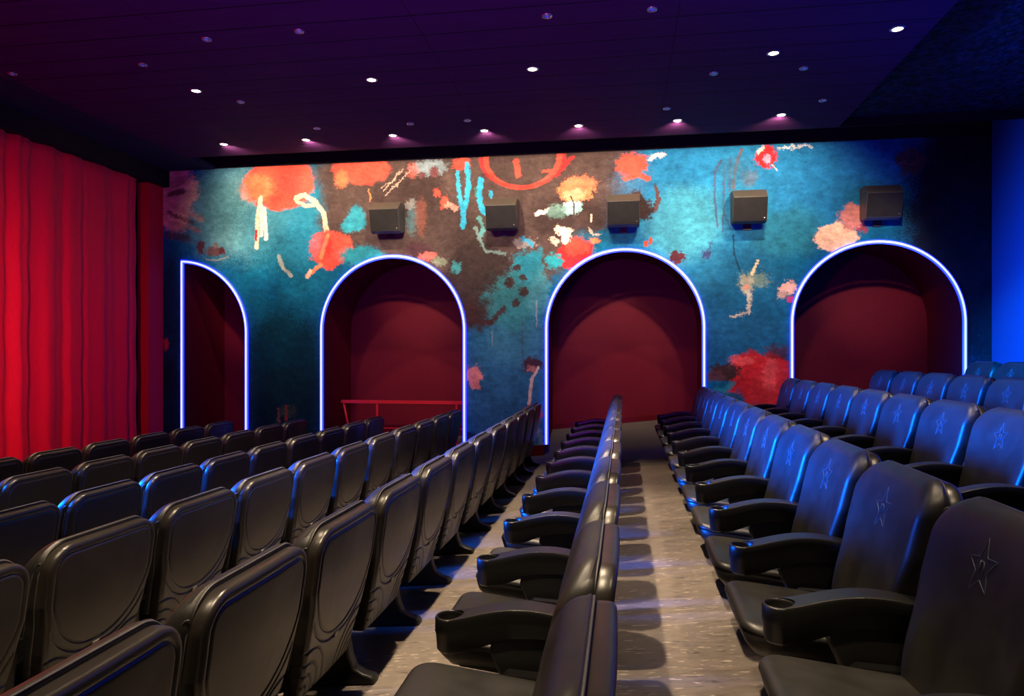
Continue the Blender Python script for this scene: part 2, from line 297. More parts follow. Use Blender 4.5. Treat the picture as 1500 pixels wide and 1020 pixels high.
  ('e',-2.367,1.109,0.090,0.088,0.4,1.1,(0.7,0.26,0.2),1), ('e',-1.432,1.431,0.186,0.142,0.5,1.3,(0.06,0.02,0.03),0.95), ('e',-1.465,1.376,0.077,0.055,0.6,1.2,(0.6,0.25,0.2),0.7),
  ('s',-1.344,1.377,-1.443,1.202,0.0240,0.4,0.5,(0.62,0.52,0.34),1), ('s',-1.443,1.202,-1.487,0.809,0.0240,0.4,0.5,(0.62,0.52,0.34),1), ('e',-1.432,0.635,0.176,0.142,0.4,1,(0.62,0.022,0.028),1),
  ('e',-2.434,0.246,0.181,0.099,0.6,1.2,(0.02,0.02,0.03),0.8), ('s',-1.344,0.397,-1.257,0.127,0.0435,0.8,1.2,(0.3,0.36,0.36),0.6), ('e',0.126,4.582,0.264,0.181,0.25,0.8,(0.8,0.085,0.055),1),
  ('s',0.021,4.351,0.232,4.407,0.0363,0.5,1,(0.8,0.085,0.055),1), ('s',0.232,4.407,0.389,4.337,0.0363,0.5,1,(0.8,0.085,0.055),1), ('s',0.409,4.655,0.618,4.710,0.0319,0.6,1.4,(0.75,0.68,0.6),0.8),
  ('e',0.336,3.850,0.167,0.170,0.35,1,(0.045,0.027,0.026),1), ('s',0.493,4.195,0.545,4.013,0.0318,0.5,1.1,(0.1,0.05,0.05),1), ('s',0.545,4.013,0.493,3.845,0.0318,0.5,1.1,(0.1,0.05,0.05),1),
  ('e',0.179,3.940,0.168,0.256,0.4,0.9,(0.045,0.027,0.026),1), ('e',-0.085,3.681,0.169,0.278,0.5,0.8,(0.008,0.1,0.2),0.9), ('e',-0.032,3.466,0.317,0.150,0.6,0.7,(0.01,0.11,0.2),0.8),
  ('s',1.479,4.578,1.387,4.403,0.0167,0.6,0.6,(0.06,0.09,0.19),0.9), ('s',1.387,4.403,1.387,4.005,0.0167,0.6,0.6,(0.06,0.09,0.19),0.9), ('s',1.387,4.005,1.428,3.564,0.0167,0.6,0.6,(0.06,0.09,0.19),0.9),
  ('s',1.539,4.418,1.519,3.896,0.0136,0.6,0.6,(0.06,0.1,0.2),0.8), ('s',1.519,3.896,1.499,3.478,0.0136,0.6,0.6,(0.06,0.1,0.2),0.8), ('s',1.620,4.603,1.600,4.102,0.0157,0.7,0.6,(0.07,0.1,0.2),0.7),
  ('s',1.781,4.721,1.691,4.433,0.0229,0.6,0.6,(0.14,0.09,0.07),0.9), ('s',1.691,4.433,1.661,4.152,0.0229,0.6,0.6,(0.14,0.09,0.07),0.9), ('s',1.519,4.294,1.519,3.792,0.0136,0.6,0.6,(0.05,0.1,0.2),0.8),
  ('s',1.519,3.792,1.620,3.527,0.0136,0.6,0.6,(0.05,0.1,0.2),0.8), ('s',1.661,3.422,1.671,3.140,0.0136,0.5,0.4,(0.01,0.05,0.09),0.9), ('s',1.671,3.140,1.761,2.867,0.0136,0.5,0.4,(0.01,0.05,0.09),0.9),
  ('e',1.901,4.300,0.140,0.146,0.8,1,(0.13,0.1,0.09),0.6), ('e',1.721,4.411,0.301,0.261,0.9,0.8,(0.03,0.13,0.22),0.6), ('e',2.141,4.602,0.169,0.166,0.25,0.8,(0.62,0.022,0.028),1),
  ('e',2.161,4.570,0.069,0.083,0.5,0.7,(0.6,0.34,0.5),0.95), ('s',2.021,4.690,2.101,4.749,0.0249,0.6,1.4,(0.8,0.6,0.5),0.9), ('s',2.240,4.473,2.299,4.388,0.0104,0.5,0.6,(0.7,0.6,0.5),0.9),
  ('s',2.319,4.739,2.516,4.750,0.0186,0.6,2,(0.65,0.66,0.58),0.9), ('s',2.516,4.750,2.791,4.758,0.0186,0.6,2,(0.65,0.66,0.58),0.9), ('e',0.347,3.328,0.037,0.048,0.3,0.5,(0.8,0.085,0.055),1),
  ('e',0.420,3.369,0.031,0.053,0.3,0.5,(0.8,0.085,0.055),1), ('e',0.814,3.106,0.134,0.116,0.3,1,(0.085,0.02,0.03),1), ('e',1.265,3.128,0.082,0.073,0.6,1.1,(0.03,0.03,0.11),0.9),
  ('s',1.316,3.315,1.286,3.190,0.0210,0.7,1.2,(0.04,0.05,0.13),0.7), ('e',1.961,2.738,0.240,0.135,0.6,1.5,(0.16,0.27,0.22),0.95), ('e',1.861,2.657,0.100,0.146,0.5,1.2,(0.42,0.4,0.28),0.9),
  ('s',2.021,3.028,1.941,2.822,0.0187,0.5,0.8,(0.72,0.62,0.36),1), ('s',1.841,2.636,1.901,2.510,0.0229,0.6,1.2,(0.5,0.5,0.38),0.95), ('s',1.901,2.510,1.891,2.344,0.0229,0.6,1.2,(0.5,0.5,0.38),0.95),
  ('s',1.891,2.344,1.901,2.261,0.0229,0.6,1.2,(0.5,0.5,0.38),0.95), ('s',1.901,2.261,1.741,2.200,0.0229,0.6,1.2,(0.5,0.5,0.38),0.95), ('s',1.741,2.200,1.620,2.180,0.0229,0.6,1.2,(0.5,0.5,0.38),0.95),
  ('e',1.851,2.626,0.050,0.042,0.5,0.8,(0.75,0.32,0.2),0.9), ('e',2.467,2.606,0.128,0.103,0.35,1.2,(0.78,0.45,0.33),1), ('e',2.378,2.504,0.079,0.052,0.5,1.2,(0.6,0.4,0.3),0.9),
  ('e',2.497,2.441,0.069,0.041,0.5,1.2,(0.55,0.05,0.15),0.9), ('e',3.140,3.363,0.300,0.245,0.16,0.7,(0.85,0.52,0.34),1), ('e',3.371,3.652,0.192,0.204,0.3,0.9,(0.55,0.2,0.18),1),
  ('e',3.505,3.475,0.096,0.061,0.5,1.1,(0.3,0.03,0.04),0.8), ('e',2.041,1.263,0.478,0.395,0.25,1,(0.62,0.022,0.028),1), ('e',2.220,1.077,0.397,0.331,0.4,0.9,(0.6,0.03,0.035),1),
  ('e',1.801,1.511,0.220,0.083,0.6,1,(0.85,0.1,0.09),0.9), ('e',2.200,1.305,0.119,0.311,0.8,1,(0.85,0.12,0.11),0.6), ('e',2.299,1.616,0.198,0.124,0.7,1.1,(0.1,0.012,0.018),0.7),
  ('e',1.539,1.323,0.252,0.146,0.35,1.2,(0.055,0.028,0.025),1), ('e',1.398,1.259,0.142,0.094,0.5,1.2,(0.12,0.05,0.05),0.8), ('s',1.398,1.071,1.539,1.051,0.0356,0.6,0.9,(0.02,0.24,0.27),0.9),
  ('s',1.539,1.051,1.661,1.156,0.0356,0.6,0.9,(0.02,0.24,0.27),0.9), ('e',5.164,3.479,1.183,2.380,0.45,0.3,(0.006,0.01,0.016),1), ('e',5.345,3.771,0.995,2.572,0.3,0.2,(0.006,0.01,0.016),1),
  ('e',4.167,4.454,0.234,0.201,0.5,1.1,(0.06,0.05,0.025),0.9), ('s',4.036,4.439,4.242,4.390,0.0202,0.7,1.2,(0.14,0.12,0.08),0.6), ('s',4.073,4.720,4.148,4.535,0.0141,0.7,1.3,(0.03,0.09,0.07),0.7),
  ('s',-5.624,0.730,-5.624,0.499,0.0230,0.5,0.4,(0.3,0.03,0.03),1), ('s',-5.772,0.671,-5.747,0.463,0.0254,0.7,1.1,(0.2,0.1,0.07),0.8), ('e',-5.600,0.638,0.196,0.115,0.7,1.4,(0.05,0.08,0.05),0.7),
  ('e',-7.847,1.772,0.052,0.119,0.6,1,(0.3,0.03,0.04),0.9)]

def _groups():
    def grp(name, stroke):
        g = bpy.data.node_groups.new(name, 'ShaderNodeTree'); I = g.interface
        for nm, ty in (('P', 'NodeSocketVector'), ('Warp', 'NodeSocketVector'), ('A', 'NodeSocketVector'), ('B', 'NodeSocketVector'), ('Amount', 'NodeSocketVector'), ('Inner', 'NodeSocketFloat'), ('Outer', 'NodeSocketFloat'), ('Opacity', 'NodeSocketFloat'), ('Len2', 'NodeSocketFloat'), ('Base', 'NodeSocketColor'), ('Paint', 'NodeSocketColor')):
            I.new_socket(nm, in_out='INPUT', socket_type=ty)
        I.new_socket('Color', in_out='OUTPUT', socket_type='NodeSocketColor'); I.new_socket('P', in_out='OUTPUT', socket_type='NodeSocketVector')
        n = g.nodes; l = g.links; i = n.new('NodeGroupInput'); o = n.new('NodeGroupOutput')
        def vm(op, a, b=None, sc=None):
            q = n.new('ShaderNodeVectorMath'); q.operation = op; l.new(a, q.inputs[0])
            if b is not None: l.new(b, q.inputs[1])
            if sc is not None: l.new(sc, q.inputs['Scale'])
            return q
        ma = n.new('ShaderNodeVectorMath'); ma.operation = 'MULTIPLY_ADD'
        l.new(i.outputs['Warp'], ma.inputs[0]); l.new(i.outputs['Amount'], ma.inputs[1]); l.new(i.outputs['P'], ma.inputs[2]); p = ma.outputs[0]
        pa = vm('SUBTRACT', p, i.outputs['A']).outputs[0]
        if stroke:   # distance to a brush stroke from A along B
            h = n.new('ShaderNodeMath'); h.operation = 'DIVIDE'; h.use_clamp = True
            l.new(vm('DOT_PRODUCT', pa, i.outputs['B']).outputs['Value'], h.inputs[0]); l.new(i.outputs['Len2'], h.inputs[1])
            d = vm('LENGTH', vm('SUBTRACT', pa, vm('SCALE', i.outputs['B'], sc=h.outputs[0]).outputs[0]).outputs[0]).outputs['Value']
        else:        # B holds one over the radii
            d = vm('LENGTH', vm('MULTIPLY', pa, i.outputs['B']).outputs[0]).outputs['Value']
        m = n.new('ShaderNodeMapRange'); m.interpolation_type = 'SMOOTHSTEP'
        l.new(d, m.inputs['Value']); l.new(i.outputs['Inner'], m.inputs['From Min']); l.new(i.outputs['Outer'], m.inputs['From Max'])
        m.inputs['To Min'].default_value = 1; m.inputs['To Max'].default_value = 0
        gx = n.new('ShaderNodeSeparateXYZ'); l.new(i.outputs['Warp'], gx.inputs[0])      # z of the warp carries the dry-brush grain
        k1 = n.new('ShaderNodeMath'); k1.operation = 'MULTIPLY_ADD'; l.new(m.outputs[0], k1.inputs[0]); k1.inputs[1].default_value = 1.75; l.new(gx.outputs[2], k1.inputs[2]); k1.use_clamp = True
        f = n.new('ShaderNodeMath'); f.operation = 'MULTIPLY'; l.new(k1.outputs[0], f.inputs[0]); l.new(i.outputs['Opacity'], f.inputs[1])
        mx = n.new('ShaderNodeMixRGB'); l.new(f.outputs[0], mx.inputs[0]); l.new(i.outputs['Base'], mx.inputs[1]); l.new(i.outputs['Paint'], mx.inputs[2])
        l.new(mx.outputs[0], o.inputs[0])
        kp = n.new('ShaderNodeVectorMath'); kp.operation = 'MULTIPLY_ADD'   # keeps the layers in order
        l.new(mx.outputs[0], kp.inputs[0]); kp.inputs[1].default_value = (1e-7,) * 3; l.new(i.outputs['P'], kp.inputs[2]); l.new(kp.outputs[0], o.inputs[1]); return g
    return grp('paint_patch', False), grp('paint_stroke', True)
def mural_mat(zx0, zx1):
    def outside(b):   # layers that do not reach this stretch of wall are skipped
        if b[0] == 's': a0, a1, mg = min(b[1], b[3]), max(b[1], b[3]), b[5] * 2 + b[7] * .12 + .1
        else: a0, a1, mg = b[1] - b[3] * 1.6, b[1] + b[3] * 1.6, b[6] * .55 * min(1.1, 1.5 * min(b[3], b[4]) + .1) * 1.25 + .1
        return a1 + mg < zx0 or a0 - mg > zx1
    m = mat('mural_paint', (.1, .2, .3), .7, .1); t = NT(m); co = t.coord()
    mp = t.new('ShaderNodeMapping'); mp.inputs['Rotation'].default_value = (R(90), 0, 0); t.link(co, mp.inputs[0])   # wall x, z -> pattern x, y
    sp = t.new('ShaderNodeSeparateXYZ'); t.link(co, sp.inputs[0]); cb = t.new('ShaderNodeCombineXYZ'); t.link(sp.outputs[0], cb.inputs[0]); t.link(sp.outputs[2], cb.inputs[1]); P = cb.outputs[0]
    gn = t.noise(P, 42, 5, .7, sc=(.8, 1.3, 1)); gm = t.new('ShaderNodeMapRange'); t.link(gn.outputs[0], gm.inputs['Value'])
    for nm, vv in (('From Min', .35), ('From Max', .65), ('To Min', -.75), ('To Max', 0)): gm.inputs[nm].default_value = vv
    grain = gm.outputs[0]
    def warp(sc, det, rough):
        n = t.noise(P, sc, det, rough); v = t.new('ShaderNodeVectorMath', operation='SUBTRACT'); t.link(n.outputs['Color'], v.inputs[0]); v.inputs[1].default_value = (.5, .5, .5)
        sx = t.new('ShaderNodeSeparateXYZ'); t.link(v.outputs[0], sx.inputs[0]); cx = t.new('ShaderNodeCombineXYZ'); t.link(sx.outputs[0], cx.inputs[0]); t.link(sx.outputs[1], cx.inputs[1]); t.link(grain, cx.inputs[2]); return cx.outputs[0]
    WB, WS = warp(2.8, 7, .80), warp(11, 5, .80)
    n1 = t.noise(P, .8, 5, .6); n2 = t.noise(P, 3, 6, .6, sc=(.6, 1.6, 1))
    colr = t.ramp(n1.outputs[0], [(.3, (.001, .08, .20)), (.5, (.002, .12, .22)), (.72, (.006, .17, .29))])
    ge, gs = GROUPS
    P0 = P
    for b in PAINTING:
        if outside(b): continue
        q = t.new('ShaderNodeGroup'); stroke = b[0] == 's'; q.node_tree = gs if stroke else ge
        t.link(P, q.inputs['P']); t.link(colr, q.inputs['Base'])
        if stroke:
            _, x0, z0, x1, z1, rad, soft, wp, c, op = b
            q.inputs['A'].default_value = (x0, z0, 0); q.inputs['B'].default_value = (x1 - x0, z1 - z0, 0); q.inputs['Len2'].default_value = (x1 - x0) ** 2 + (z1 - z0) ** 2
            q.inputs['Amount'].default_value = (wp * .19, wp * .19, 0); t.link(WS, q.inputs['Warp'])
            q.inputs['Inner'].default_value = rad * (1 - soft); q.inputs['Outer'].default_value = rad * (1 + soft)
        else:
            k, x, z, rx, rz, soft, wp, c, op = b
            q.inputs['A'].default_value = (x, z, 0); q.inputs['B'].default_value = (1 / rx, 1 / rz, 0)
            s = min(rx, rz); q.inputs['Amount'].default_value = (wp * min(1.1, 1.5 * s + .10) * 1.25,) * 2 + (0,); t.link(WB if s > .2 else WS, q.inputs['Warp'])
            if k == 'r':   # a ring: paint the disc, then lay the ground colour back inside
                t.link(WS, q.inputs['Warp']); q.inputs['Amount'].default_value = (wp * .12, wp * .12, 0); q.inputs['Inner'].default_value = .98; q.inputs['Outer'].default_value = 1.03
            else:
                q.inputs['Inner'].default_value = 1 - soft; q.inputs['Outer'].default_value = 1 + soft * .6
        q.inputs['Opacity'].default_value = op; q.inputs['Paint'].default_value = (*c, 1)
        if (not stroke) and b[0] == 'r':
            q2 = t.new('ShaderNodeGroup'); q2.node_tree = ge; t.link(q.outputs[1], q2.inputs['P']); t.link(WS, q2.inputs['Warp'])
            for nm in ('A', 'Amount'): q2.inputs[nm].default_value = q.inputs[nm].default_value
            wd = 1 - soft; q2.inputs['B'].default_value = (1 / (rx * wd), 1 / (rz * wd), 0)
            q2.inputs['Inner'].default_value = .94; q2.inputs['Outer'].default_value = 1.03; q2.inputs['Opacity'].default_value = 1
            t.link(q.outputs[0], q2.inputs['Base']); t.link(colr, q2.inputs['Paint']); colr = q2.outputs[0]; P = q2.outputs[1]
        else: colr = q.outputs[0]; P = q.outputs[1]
    # brush and canvas texture
    br = t.noise(P, 9, 6, .72, sc=(1, 1.35, 1)); cl = t.noise(P, 2.2, 6, .65)
    colr = t.mix(.55, colr, t.ramp(br.outputs[0], [(.3, (.35,) * 3), (.5, (.95,) * 3), (.7, (1.6,) * 3)]), 'MULTIPLY')
    colr = t.mix(.6, colr, t.ramp(cl.outputs[0], [(.3, (.45,) * 3), (.7, (1.45,) * 3)]), 'MULTIPLY')
    fleck = t.noise(P, 60, 2); colr = t.mix(t.ramp(fleck.outputs[0], [(.73, (0, 0, 0)), (.80, (.35,) * 3)]), colr, (.55, .52, .45))
    t.link(colr, t.b.inputs['Base Color']); t.bump(br.outputs[0], .18, .012)
    return m
GROUPS = _groups()
#MURAL>
# ------------------------------------------------------------------ the setting
FX = [-9.5, -5.83, -4.68, -3.51, -2.36, -1.205, -.065, 1.09, 2.23, 3.38, 4.5, 5.4]
FZ = [-.33, -.307, -.267, -.215, -.108, 0, .125, .245, .37, .485, .593, .68]
def fz(x): return float(np.interp(x, FX, FZ))
W = 11.25
WALLX0, WALLX1 = -7.93, 5.28
def strip(name, y0, y1, m, x0=-9.5, x1=5.4):
    xs = [x0] + [x for x in FX if x0 < x < x1] + [x1]
    v = [(x, y, fz(x)) for x in xs for y in (y0, y1)] + [(x, y, fz(x) - .2) for x in xs for y in (y0, y1)]
    n = len(xs) * 2; f = []
    for i in range(len(xs) - 1):
        a = 2 * i; f += [(a, a + 2, a + 3, a + 1), (n + a, n + a + 1, n + a + 3, n + a + 2), (a, n + a, n + a + 2, a + 2), (a + 1, a + 3, n + a + 3, n + a + 1)]
    f += [(0, 1, n + 1, n), (n - 2, 2 * n - 2, 2 * n - 1, n - 1)]
    return tag(mesh(name, v, f, m, smooth=False), kind='structure')
strip('floor', -2.5, 9.34, FLOOR)
strip('floor_aisle', 9.34, W + .02, CARPET)

ARCH = [(-7.566, -7.566, -6.30, 3.241), (-3.763, -5.021, -2.505, 3.251), (.008, -1.245, 1.261, 3.274), (3.72, 2.476, 4.951, 3.308)]   # centre, left, right, top
NB = 12.62
def arch_pts(a, n=28):
    c, l, r, top = a; rad = r - c; zs = top - rad; p = []
    if l < c - .1:
        for k in range(n + 1):
            t = math.pi - math.pi * k / n; p.append((c + (c - l if t > math.pi / 2 else rad) * math.cos(t), zs + rad * math.sin(t)))
    else:
        for k in range(n // 2 + 1):
            t = math.pi / 2 - math.pi / 2 * k / (n // 2); p.append((c + rad * math.cos(t), zs + rad * math.sin(t)))
    return p
MB0 = .165
WTOP = 4.79
wv, wf = [], []
def quad(a, b, c, d): 
    n = len(wv); wv.extend([a, b, c, d]); wf.append((n, n + 1, n + 2, n + 3))
def col(x0, x1):
    xs = [x0] + [x for x in FX if x0 < x < x1] + [x1]
    for a, b in zip(xs, xs[1:]):
        quad((a, W, fz(a) + MB0), (b, W, fz(b) + MB0), (b, W, WTOP), (a, W, WTOP))
edges = [WALLX0]
for a in ARCH: edges += [a[1], a[2]]
edges.append(WALLX1)
for i in range(0, len(edges), 2): col(edges[i], edges[i + 1])
for a in ARCH:
    p = arch_pts(a)
    for (x0, z0), (x1, z1) in zip(p, p[1:]):
        quad((x0, W, z0), (x1, W, z1), (x1, W, WTOP), (x0, W, WTOP))
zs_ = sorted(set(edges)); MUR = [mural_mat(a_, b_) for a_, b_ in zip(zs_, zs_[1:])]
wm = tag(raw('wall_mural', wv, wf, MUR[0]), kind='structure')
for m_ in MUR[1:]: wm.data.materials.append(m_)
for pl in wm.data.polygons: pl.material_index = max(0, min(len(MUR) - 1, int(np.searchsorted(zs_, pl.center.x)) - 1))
# red plinth under the mural
pb = MB()
for i in range(0, len(edges), 2):
    xs = [edges[i]] + [x for x in FX if edges[i] < x < edges[i + 1]] + [edges[i + 1]]
    for a, b in zip(xs, xs[1:]):
        za, zb = fz(a), fz(b)
        pb.add([(a, W - .02, za), (b, W - .02, zb), (b, W - .02, zb + MB0), (a, W - .02, za + MB0), (a, W + .02, za), (b, W + .02, zb), (b, W + .02, zb + MB0), (a, W + .02, za + MB0)],
               [(0, 1, 2, 3), (4, 7, 6, 5), (3, 2, 6, 7), (0, 4, 5, 1), (0, 3, 7, 4), (1, 5, 6, 2)])
tag(pb.build('baseboard_mural', REDGLOSS, smooth=False), kind='structure')
# niches: jambs, soffit and back wall, with their carpet ramps
for i, a in enumerate(ARCH):
    p = arch_pts(a); c, l, r, top = a
    RISE = .27
    path = [(l, fz(l) - .02)] + ([(l, top)] if l > c - .1 else []) + p + [(r, fz(r) - .02)]
    if l > c - .1: path = [(l, fz(l) - .02)] + p + [(r, fz(r) - .02)]
    v, f = [], []
    for (x, z) in path: v += [(x, W, z), (x, NB, z)]
    for k in range(len(path) - 1): f.append((2 * k, 2 * k + 1, 2 * k + 3, 2 * k + 2))
    n = len(v)
    v += [(x, NB, z) for x, z in path]; f.append(tuple(range(n, n + len(path))))
    me = tag(mesh('wall_niche_%d' % (i + 1), v, f, RED, smooth='auto'), kind='structure')
    fl = MB()
    fl.add([(l, W + .02, fz(l)), (r, W + .02, fz(r)), (r, NB, fz(r) + RISE), (l, NB, fz(l) + RISE)], [(0, 1, 2, 3)])
    tag(fl.build('floor_niche_%d' % (i + 1), CARPET, smooth=False), kind='structure')
    bb = MB(); zl, zr = fz(l) + RISE, fz(r) + RISE
    bb.add([(l, NB - .02, zl), (r, NB - .02, zr), (r, NB - .02, zr + .09), (l, NB - .02, zl + .09), (l, NB, zl), (r, NB, zr), (r, NB, zr + .09), (l, NB, zl + .09)],
           [(0, 1, 2, 3), (4, 7, 6, 5), (3, 2, 6, 7), (0, 4, 5, 1), (0, 3, 7, 4), (1, 5, 6, 2)])
    tag(bb.build('baseboard_niche_%d' % (i + 1), REDGLOSS, smooth=False), kind='structure')

CZ = 4.75
tag(MB().box(-6.93, 2.95, -2.5, 10.40, CZ, CZ + .10).build('ceiling', PLANK, smooth=False), kind='structure')
tag(MB().box(-9.5, -6.93, -2.5, W, CZ + .03, CZ + .10).build('ceiling_left', NAVY, smooth=False), kind='structure')
tag(MB().box(2.95, 5.4, -2.5, 10.4, CZ + .12, CZ + .2).build('ceiling_rear', SPRAY, smooth=False), kind='structure')
tag(MB().box(-8.1, 5.4, W, W + .08, WTOP, 5.6).build('wall_mural_shade', BLACK, smooth=False), kind='structure')  # black band put where the mural runs on in shade
tag(MB().box(-9.5, 5.4, 10.3, W + .1, 5.6, 5.7).build('ceiling_gap', BLACK, smooth=False), kind='structure')
tag(MB().box(-6.93, 5.3, 10.401, 10.43, CZ + .0, 5.6).build('trim_1', BLACK, smooth=False), kind='structure')
tag(MB().box(-8.1, -7.78, -2.5, W, 4.5, CZ + .03).build('trim_2', BLACK, smooth=False), kind='structure')
tag(MB().box(-8.2, -8.1, -2.5, W, -.4, 5.6).build('wall_screen', BLACK, smooth=False), kind='structure')
tag(MB().box(-8.1, -7.9, 10.86, W - .001, -.35, 4.5).build('trim_3', TRIMRED, smooth=False), kind='structure')
tag(MB().box(5.28, 5.4, -2.5, W + .1, .5, 5.6).build('wall_rear', GREYWALL, smooth=False), kind='structure')

# ------------------------------------------------------------------ curtain
ys = np.arange(5.6, 10.62, .018); zs = np.linspace(-.30, 4.54, 26)
def fold(y, z):
    t = (z + .3) / 4.84
    s = (y + .05 * math.sin(y * 2.1) + .03 * math.sin(y * 5.3 + 1))
    a = .036 * math.sin(s * 2 * math.pi / .46 + .8 * math.sin(y * 1.7) + .35 * (1 - t) * math.sin(y * 3.1))
    b = .013 * math.sin(s * 2 * math.pi / .21 + 1.3 + 1.4 * math.sin(y * 2.3)) * (.55 + .45 * t)
    c = .045 * abs(math.sin(s * 2 * math.pi / .9 + .5 + .2 * t)) ** 10
    return a + b + c
v = [(-7.93 + fold(y, z), y + .012 * math.sin(6 * z + y * 3), z) for z in zs for y in ys]; ny = len(ys)
f = [(i * ny + j, i * ny + j + 1, (i + 1) * ny + j + 1, (i + 1) * ny + j) for i in range(len(zs) - 1) for j in range(ny - 1)]
cu = raw('stage_curtain', v, f, CURTAIN, smooth=True)
sm = cu.modifiers.new('thickness', 'SOLIDIFY'); sm.thickness = .006
tag(cu, 'tall pleated red velour curtain hanging across the front of the hall', 'curtain')

# ------------------------------------------------------------------ neon arches
NAMES = ['half arch of blue neon around the narrow niche beside the red curtain',
         'full arch of blue neon around the niche with the red guard rail',
         'full arch of blue neon around the niche at the end of the carpeted aisle',
         'full arch of blue neon at the rear, closest to the blue lit wall']
for a, lb in zip(ARCH, NAMES):
    c, l, r, top = a
    t = thing('neon_arch', lb, 'neon light', (c, W, fz(c) + MB0), 'blue neon outlines of the wall niches')
    o = Vector(t.location)
    pl, pr = fz(l) + MB0 + .01, fz(r) + MB0 + .01
    p = arch_pts(a, 48)
    path = [(l, z) for z in np.linspace(pl, p[0][1] - .02, 8)] + p + [(r, z) for z in np.linspace(p[-1][1] - .05, pr, 8)]
    closedtop = l > c - .1
    def inset(pp, d):
        Q = [Vector((x, 0, z)) for x, z in pp]; out = []
        for k, q in enumerate(Q):
            tg = (Q[min(k + 1, len(Q) - 1)] - Q[max(k - 1, 0)]).normalized(); nn = Vector((-tg.z, 0, tg.x))
            if closedtop and k in (7, 8): nn = (Vector((-1, 0, 0)) + Vector((0, 0, 1))) * (1 if k == 7 else 1)
            r_ = q - nn * d; out.append((r_.x, r_.z))
        return out
    tb = MB(); tb.tube([Vector((x, W - .034, z)) - o for x, z in inset(path, .036)], .0140, 8)
    ch = MB()
    prof = []
    P = [Vector((x, 0, z)) for x, z in path]; vv = []
    for k, q in enumerate(P):
        tg = (P[min(k + 1, len(P) - 1)] - P[max(k - 1, 0)]).normalized(); nn = Vector((-tg.z, 0, tg.x))
        if closedtop and k in (7, 8): nn = (Vector((-1, 0, 0)) + Vector((0, 0, 1)))
        for dx, dy in ((-.005, -.003), (-.005, -.018), (-.067, -.018), (-.067, -.003)):
            vv.append(Vector((q.x, W + dy, q.z)) + nn * dx - o)
    ff = [(4 * k + j, 4 * k + (j + 1) % 4, 4 * k + 4 + (j + 1) % 4, 4 * k + 4 + j) for k in range(len(P) - 1) for j in range(4)]
    ff += [(0, 1, 2, 3), tuple(4 * (len(P) - 1) + j for j in range(4))]
    ch.add(vv, ff)
    tb.build('light_tube', TUBE, t); ch.build('glow_channel', GLOW, t, smooth=False)

# ------------------------------------------------------------------ guard rail in the second niche
RY = 12.05
t = thing('guard_rail', 'red metal guard rail across the niche between curtain and carpeted exit', 'railing', (-3.76, RY, fz(-3.76)))
o = Vector(t.location)
def railbox(name, x0, x1, y0, y1, z0, z1): return MB().box(x0 - o.x, x1 - o.x, y0 - o.y, y1 - o.y, z0 - o.z, z1 - o.z).build(name, RAILRED, t, smooth=False)
RZ = .765
railbox('top_rail', -4.97, -2.56, RY - .03, RY + .03, RZ - .03, RZ + .025)
railbox('lower_rail', -4.95, -2.56, RY - .012, RY + .012, .29, .31)
for x in (-4.30, -2.86): railbox('post', x - .02, x + .02, RY - .02, RY + .02, fz(x) + .12, RZ - .03)
b = MB(); b.tube([Vector((-4.93, RY, RZ - .03)) - o, Vector((-4.80, RY + .02, .10)) - o], .02, 8); b.build('brace', RAILRED, t)

# ------------------------------------------------------------------ wall speakers
SPK = [(-3.79, 'black wall speaker above the arch with the guard rail'), (-1.89, 'black wall speaker between the guard rail arch and the aisle arch'),
       (0, 'black wall speaker above the arch at the end of the aisle'), (1.86, 'black wall speaker on the blue painting between the two right arches'),
       (3.72, 'black wall speaker in shadow above the rearmost arch')]
def make_speaker():
    t = thing('wall_speaker'); hw, hb = .245, .215
    prof = [(0, .25), (-.20, .25), (-.36, .115), (-.27, -.23), (-.15, -.25), (0, -.20)]   # y, z : roof slope, front face, underside
    v = [(s * hw, y, z) for s in (-1, 1) for y, z in prof]; n = len(prof)
    f = [tuple(range(n))[::-1], tuple(range(n, 2 * n))] + [(i, (i + 1) % n, n + (i + 1) % n, n + i) for i in range(n)]
    b = mesh('cabinet', v, f, SPEAKER, t, smooth=False)
    m = b.modifiers.new('bevel', 'BEVEL'); m.width = .006; m.segments = 2
    # grille set on the front face
    a, c = Vector((0, -.36, .115)), Vector((0, -.27, -.23)); d = (c - a).normalized(); nr = Vector((0, d.z, -d.y)); nr = nr if nr.y < 0 else -nr
    q = []
    for k in (0, .004):
        for sx, u in ((-1, .008), (1, .008), (1, .346), (-1, .346)):
            q.append(a + d * u + nr * k + Vector((sx * (hw - .006), 0, 0)))
    g = mesh('grille', q, [(0, 1, 2, 3), (4, 7, 6, 5), (0, 4, 5, 1), (1, 5, 6, 2), (2, 6, 7, 3), (3, 7, 4, 0)], GRILLE, t, smooth=False)
    MB().lathe([(.001, 0), (.007, 0), (.007, .003), (.001, .003)], 0, 0, 12)
    sc_ = MB(); base = a + d * .31 + nr * .004
    sc_.box(hw - .05, hw - .035, base.y - .004, base.y, base.z - .008, base.z + .006); sc_.build('badge', CHROME, t, smooth=False)
    MB().box(-.06, .06, -.02, .0, -.32, -.18).build('bracket', FRAME, t, smooth=False)
    return t
def children(o): return [c for c in o.children]
def copy_tree(o, parent=None):
    c = o.copy(); C.objects.link(c)
    if parent: c.parent = parent
    for ch in children(o): copy_tree(ch, c)
    return c
sp = make_speaker()
bpy.context.view_layer.update()
for i, (x, lb) in enumerate(SPK):
    s_ = sp if i == 0 else copy_tree(sp)
    s_.location = (x, W - .002, 3.815); tag(s_, lb, 'speaker', 'speakers along the painted wall')

